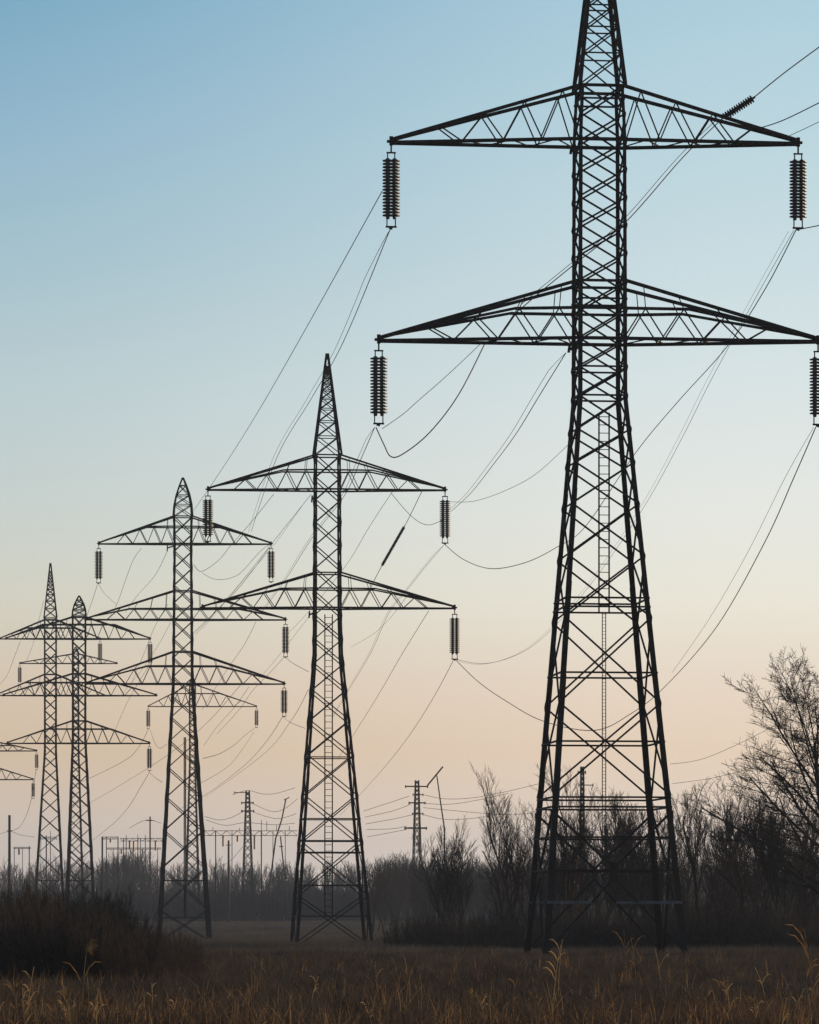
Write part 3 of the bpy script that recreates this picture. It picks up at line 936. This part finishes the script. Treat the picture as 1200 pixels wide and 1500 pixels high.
# shrubs: many thin upright stems
def shrub_proto(seed, n, H, W):
    r = random.Random(seed)
    T, C = MB(), MB()
    for i in range(n):
        a = r.uniform(0, 6.28); q = W * math.sqrt(r.random())
        p = Vector((q * math.cos(a), q * math.sin(a), 0))
        h = H * r.uniform(.35, 1.0) ** 1.1 * (1 - .35 * (q / W) ** 2) * (1.22 if i % 17 == 0 else 1)
        d = Vector((math.cos(a) * q / W * .35 + r.uniform(-.15, .15), math.sin(a) * q / W * .35 + r.uniform(-.15, .15), 1)).normalized()
        pts = [p]
        for k in range(4):
            d = (d + Vector((r.uniform(-.16, .16), r.uniform(-.16, .16), .05))).normalized()
            pts.append(pts[-1] + d * h / 4)
        T.tube(pts, .014, 3, .005)
        for k in range(9):
            t = r.uniform(.15, .95) * 4; j = min(int(t), 3)
            s = pts[j].lerp(pts[j + 1], t - j)
            e = (d + Vector((r.uniform(-.8, .8), r.uniform(-.8, .8), r.uniform(0, .5)))).normalized()
            L = h * r.uniform(.15, .35)
            C.tube([s, s + e * L * .5, s + (e + Vector((0, 0, .3))).normalized() * L], .006, 3, .003)
    root = empty("bare_shrub", (0, 0, 0))
    T.build("stem_foliage", M_SHRUB, root); C.build("twig_foliage", M_SHRUB, root)
    return root
S1, S2, S3 = shrub_proto(1, 150, 2.5, 1.3), shrub_proto(2, 120, 2.0, 1.5), shrub_proto(3, 200, 2.8, 1.6)
LB = "dark twiggy shrub in the black brush below the thin and domed pylons"
for i in range(52):
    px = -40 + i * 6.2 + rnd.uniform(-8, 8)
    D = rnd.uniform(112, 175)
    top = 1314 if px < 170 else (1338 if px < 200 else 1366)
    top += rnd.uniform(-4, 16)
    h = (HC - gz(D)) - (top - HZ) * -1 * D / F if False else HC + (HZ - top) * D / F - gz(D)
    pr, hh = ((S1, 2.5), (S2, 2.0), (S3, 2.8))[i % 3]
    s = h / hh / .95
    s *= rnd.choice((1.0, 1.0, .85, 1.12))
    put(pr, px, D, rnd.uniform(0, 6.28), max(s, .55) * .9, LB, "brush shrubs below the thin and domed pylons", "shrub", sz=s)
LB = "thin bare sapling sticking out of the black brush below the thin and domed pylons"
for i in range(12):
    px = -15 + i * 17 + rnd.uniform(-7, 7)
    D = rnd.uniform(150, 230)
    k = (K4, K3)[i % 2]
    put(k, px, D, rnd.uniform(0, 6.28), up_to(k, rnd.uniform(1286, 1318), D), LB, "saplings in the black brush")
LB = "dark shrub in the low scrub between second and tallest pylon"
for i in range(16):
    px = 590 + i * 12 + rnd.uniform(-6, 6)
    D = rnd.uniform(205, 300)
    put((S1, S2, S3)[i % 3], px, D, rnd.uniform(0, 6.28), rnd.uniform(.75, 1.15), LB, "scrub between second and tallest pylon", "shrub")
LB = "dark shrub of the dense scrub behind the tallest pylon's feet"
for i in range(30):
    px = 770 + i * 10 + rnd.uniform(-6, 6)
    D = rnd.uniform(212, 270)
    put((S3, S1, S2)[i % 3], px, D, rnd.uniform(0, 6.28), rnd.uniform(.75, 1.3), LB, "scrub behind the tallest pylon", "shrub")
LB = "dark shrub of the dense scrub beneath the biggest bare tree"
for i in range(30):
    px = 1010 + i * 7.5 + rnd.uniform(-6, 6)
    D = rnd.uniform(205, 270)
    put((S3, S1, S2)[i % 3], px, D, rnd.uniform(0, 6.28), rnd.uniform(.8, 1.45), LB, "scrub beneath the biggest tree", "shrub")

# far wood along the horizon: one mass
def merge_scatter(name, protos, items, material):
    V, Fc, off = [], [], 0
    for (k, x, y, z, a, s, sz) in items:
        v, f = protos[k]
        c, sn = math.cos(a), math.sin(a)
        w = np.empty_like(v)
        w[:, 0] = (v[:, 0] * c - v[:, 1] * sn) * s + x
        w[:, 1] = (v[:, 0] * sn + v[:, 1] * c) * s + y
        w[:, 2] = v[:, 2] * sz + z
        V.append(w); Fc.append(f + off); off += len(v)
    V = np.concatenate(V); Fc = np.concatenate(Fc)
    me = bpy.data.meshes.new(name)
    n = Fc.shape[1]
    me.vertices.add(len(V)); me.vertices.foreach_set("co", V.astype(np.float32).ravel())
    me.loops.add(Fc.size); me.loops.foreach_set("vertex_index", Fc.astype(np.int32).ravel())
    me.polygons.add(len(Fc))
    me.polygons.foreach_set("loop_start", np.arange(0, Fc.size, n, dtype=np.int32))
    me.update(calc_edges=True)
    me.materials.append(material)
    o = bpy.data.objects.new(name, me)
    col.objects.link(o)
    return o
def quads(*mbs):
    V, Fc, off = [], [], 0
    for m in mbs:
        V.append(np.array(m.v)); Fc += [tuple(i + off for i in f) for f in m.f if len(f) == 4]; off += len(m.v)
    return np.concatenate(V), np.array(Fc)
protos = []
for sd in range(5):
    protos.append(quads(*make_tree(60 + sd, H=11, spread=.9, trunk_r=.22, levels=2, n_child=(16, 9), up=.3, twig_r=.045, len_ratio=(.45, .5), ang=(18, 50), first=.12)))
for sd in range(3):
    protos.append(quads(*make_tree(80 + sd, H=5.2, spread=1.2, trunk_r=.10, levels=2, n_child=(11, 8), up=.35, twig_r=.05, len_ratio=(.5, .5), ang=(20, 65), first=.03, stems=5)))
items = []
rf = random.Random(4)
for i in range(520):
    px = rf.uniform(-60, 1260)
    D = rf.uniform(930, 1250)
    if 135 < px < 240: tgt = 1258 + abs(px - 190) * .22
    elif px < 135: tgt = 1272
    elif px < 540: tgt = 1276
    else: tgt = 1268
    tgt += rf.uniform(-4, 22) if i % 3 else rf.uniform(0, 45)
    h = HC + (HZ - tgt) * D / F - gz(D)
    s = h / 11.5
    items.append((i % 5, (px - 600) / F * D, D, gz(D) - .2, rf.uniform(0, 6.28), max(s, .7), s))
for i in range(420):
    px = rf.uniform(-60, 1260)
    D = rf.uniform(905, 1000)
    s = rf.uniform(.8, 1.3)
    items.append((5 + i % 3, (px - 600) / F * D, D, gz(D) - .3, rf.uniform(0, 6.28), s * 1.5, s))
fw = merge_scatter("far_woods", protos, items, M_FARW)
tag(fw, "hazy grey line of bare far woods along the horizon", "woods", kind="stuff")

# ------------------------------------------------------------------ grass
def grass_tuft(seed, n, H, W, bw):
    r = random.Random(seed)
    V, Fc = [], []
    for i in range(n):
        a = r.uniform(0, 6.28); q = W * math.sqrt(r.random())
        x, y = q * math.cos(a), q * math.sin(a)
        h = H * r.uniform(.4, 1.0)
        la = r.uniform(0, 6.28); ln = r.uniform(.08, .55)
        wa = r.uniform(-.8, .8)
        wx, wy = math.cos(wa) * bw / 2, math.sin(wa) * bw / 2
        b = len(V)
        for t in (0, .45, .8, 1):
            dx = math.cos(la) * ln * h * t * t; dy = math.sin(la) * ln * h * t * t
            k = (1 - t * .85)
            V.append((x + dx - wx * k, y + dy - wy * k, h * t * (1 - .25 * ln * t)))
            V.append((x + dx + wx * k, y + dy + wy * k, h * t * (1 - .25 * ln * t)))
        for k in range(3):
            Fc.append((b + 2 * k, b + 2 * k + 1, b + 2 * k + 3, b + 2 * k + 2))
    return np.array(V), np.array(Fc)
near = [grass_tuft(s, 14, .55, .30, .020) for s in range(6)]
rg = random.Random(9)
items = []
for i in range(15000):
    D = 68 + (205 - 68) * rg.random() ** .8
    x = rg.uniform(-.108, .108) * D
    cl = math.sin(x * .7 + 3 * math.sin(D * .11)) * math.sin(D * .19 + x * .23)
    s = .55 + .35 * cl + rg.uniform(-.15, .3)
    s = max(s, .3)
    items.append((i % 6, x, D, gz(D) - .03, rg.uniform(0, 6.28), 1.0, s * 1.05))
g = merge_scatter("dry_grass", near, items, M_GRASS)
tall = [grass_tuft(40 + k, 5, 1.0, .40, .020) for k in range(8)]
items = []
for i in range(2600):
    D = 66 + 110 * rg.random() ** 2.6
    x = rg.uniform(-.108, .108) * D
    cl = .5 + .5 * math.sin(x * .55 + 2 * math.sin(D * .17))
    items.append((i % 8, x, D, gz(D) - .03, rg.uniform(0, 6.28), 1.0, rg.uniform(.35, .7) + .45 * cl * rg.random()))
gold = [it for k, it in enumerate(items) if k % 6 == 0]
g3 = merge_scatter("stalk_grass", tall, [it for k, it in enumerate(items) if k % 6], M_REEDS[2])
g4 = merge_scatter("golden_grass", tall, gold, M_REEDS[1])
tag(g4, "pale golden stalks catching the low sun in the front grass", "grass", kind="stuff")
tag(g3, "taller russet stalks mixed into the front grass", "grass", kind="stuff")
tag(g, "brown dry winter grass filling the front of the field", "grass", kind="stuff")
mid = [grass_tuft(20 + s, 26, .75, .9, .028) for s in range(6)]
items = []
for i in range(15000):
    D = 195 + (900 - 195) * rg.random() ** 1.3
    x = rg.uniform(-.112, .112) * D
    cl = math.sin(x * .21 + 2 * math.sin(D * .03)) * math.sin(D * .05 + x * .11)
    s = .7 + .3 * cl + rg.uniform(-.2, .25)
    items.append((i % 6, x, D, gz(D) - .03, rg.uniform(0, 6.28), 1.0 + D / 700, max(s, .3)))
g2 = merge_scatter("field_grass", mid, items, M_FGRASS)
tag(g2, "dim tawny grass of the field around the pylon feet", "grass", kind="stuff")

# reeds
def reed(px, top, base, lean, label, plume=0, leaves=3, group=None, seed=0, D=None):
    """stem from the ground; top row in the photo"""
    r = random.Random(seed * 7 + int(px))
    D = D or (HC * F / (base - HZ))
    M_R = M_REEDS[r.choice((0, 1, 1, 2, 2)) if group else r.choice((0, 0, 1))]
    root = empty("reed", ((px - 600) / F * D, D, gz(D) - .03), 0)
    H = (base - top) / F * D + .03
    dx = lean / F * D
    m = MB()
    pts = [Vector((dx * t * t, r.uniform(-.01, .01), H * t)) for t in (0, .25, .5, .75, 1)]
    m.tube(pts, .011, 5, .007)
    m.build("stem", M_R, root)
    for k in range(leaves):
        t = r.uniform(.3, .85); s = pts[0].lerp(pts[-1], t); s.x = dx * t * t
        sgn = r.choice((-1, 1)); L = H * r.uniform(.16, .36)
        l = MB()
        dr = r.uniform(.25, 1.0); yy = r.uniform(-.35, .35) * L
        c = [s, s + Vector((sgn * L * .22, yy * .3, L * .5)), s + Vector((sgn * L * .46, yy * .7, L * (.62 + .25 * dr))), s + Vector((sgn * L * .72, yy, L * (.5 + .5 * dr)))]
        ws = (.008, .013, .010, .002)
        b = []
        for q, wd in zip(c, ws):
            b += [tuple(q + Vector((0, -wd * .6, wd))), tuple(q + Vector((0, wd * .6, -wd)))]
        l.v = b; l.f = [(0, 1, 3, 2), (2, 3, 5, 4), (4, 5, 7, 6)]
        l.build("leaf", M_R, root)
    if plume:
        q = MB(); e = pts[-1]; sg = 1 if lean >= 0 else -1
        for k in range(70):
            t = r.random()
            b0 = e + Vector((sg * .05 * t, 0, .0 + plume * .55 * (t - .6)))
            d = Vector((sg * r.uniform(.2, 1.0), r.uniform(-.4, .4), r.uniform(-.5, .5) - .2 * t)).normalized()
            L = plume * r.uniform(.2, .5)
            q.tube([b0, b0 + d * L * .6, b0 + d * L + Vector((0, 0, -.08 * L))], .006, 3, .002)
        q.build("plume", M_R, root)
    tag(root, label, "reed", group)
reed(120, 1383, 1500, 8, "tall golden reed with a feathery plume against the black brush", plume=.36, leaves=2)
reed(26, 1436, 1510, -6, "bent golden reed at the picture corner beside black brush", leaves=4)
reed(40, 1416, 1505, 10, "tall arching reed near the picture corner", leaves=3)
reed(74, 1462, 1512, 6, "short broad golden reed tuft below the plumed reed", plume=.2, leaves=5)
reed(98, 1470, 1515, -5, "short golden reed leaning towards the corner reeds", leaves=5)
reed(168, 1470, 1505, -4, "small reed with two pale seed heads", plume=.10, leaves=2)
reed(200, 1472, 1506, 4, "small single reed with one pale seed head", plume=.08, leaves=1)
reed(490, 1410, 1470, 6, "straight golden reed below the second pylon", leaves=2)
reed(496, 1432, 1480, -10, "leaning golden reed beside the straight reed below second pylon", leaves=1)
reed(556, 1414, 1490, -7, "tallest slim reed standing in the middle grass", leaves=1)
reed(545, 1470, 1505, -12, "drooping reed with curling leaves in the middle grass", leaves=4)
reed(710, 1452, 1500, -14, "reed with a plume bowed over sideways", plume=.26, leaves=2)
reed(790, 1418, 1500, -14, "arching reed in front of the tallest pylon's leg", leaves=3)
reed(812, 1384, 1470, 10, "pale forked dead reed before the tallest pylon's front leg", leaves=4)
reed(818, 1376, 1465, 6, "upright pale reed twinned with the forked dead reed", leaves=1)
reed(918, 1362, 1440, -4, "bright yellow reed blade under the tallest pylon's base", leaves=3)
reed(932, 1372, 1445, -8, "leaning yellow reed between tallest pylon's feet", leaves=2)
reed(968, 1388, 1450, -9, "small orange reed near tallest pylon's leg beside scrub", leaves=1)
reed(1192, 1360, 1500, -14, "tall leafy orange reed at the picture edge below the bare tree", plume=.18, leaves=5)
reed(1178, 1400, 1505, 8, "arching brown reed beside the tall leafy orange reed", leaves=3)
reed(1110, 1462, 1510, -6, "curled golden reed tuft low in the grass", plume=.14, leaves=5)
reed(1010, 1462, 1508, 7, "short reed with a whitish tip low in the grass", plume=.08, leaves=2)
LB = "golden reed stalk in the loose reed patch at the picture corner"
for i in range(22):
    px = rnd.uniform(-5, 170)
    reed(px, rnd.uniform(1440, 1480), rnd.uniform(1495, 1530), rnd.uniform(-9, 9), LB, leaves=rnd.choice((1, 2, 3)), group="corner reed patch", seed=i + 3)
LB = "short golden stalk catching low sun in the front grass"
for i in range(46):
    px = rnd.uniform(200, 1205)
    b = rnd.uniform(1470, 1530)
    reed(px, b - rnd.uniform(22, 62), b, rnd.uniform(-16, 16), LB, leaves=rnd.choice((0, 1, 2, 3)), group="stalks in the front grass", seed=i + 50)

# ------------------------------------------------------------------ air
def haze():
    m = bpy.data.materials.new("evening_haze")
    m.use_nodes = True
    nt = m.node_tree
    nt.nodes.remove(nt.nodes["Principled BSDF"])
    v = nt.nodes.new("ShaderNodeVolumePrincipled")
    v.inputs["Color"].default_value = (0.78, 0.86, 0.96, 1)
    v.inputs["Density"].default_value = HAZE
    nt.links.new(v.outputs[0], nt.nodes["Material Output"].inputs["Volume"])
    b = MB()
    x, y0, y1, z0, z1 = 1600, -90, 3100, -3.0, 56.0
    b.v = [(-x, y0, z0), (x, y0, z0), (x, y1, z0), (-x, y1, z0), (-x, y0, z1), (x, y0, z1), (x, y1, z1), (-x, y1, z1)]
    b.f = [(3, 2, 1, 0), (4, 5, 6, 7), (0, 1, 5, 4), (1, 2, 6, 5), (2, 3, 7, 6), (3, 0, 4, 7)]
    o = b.build("haze", m)
    tag(o, kind="stuff")
HAZE = 0.00015
haze()
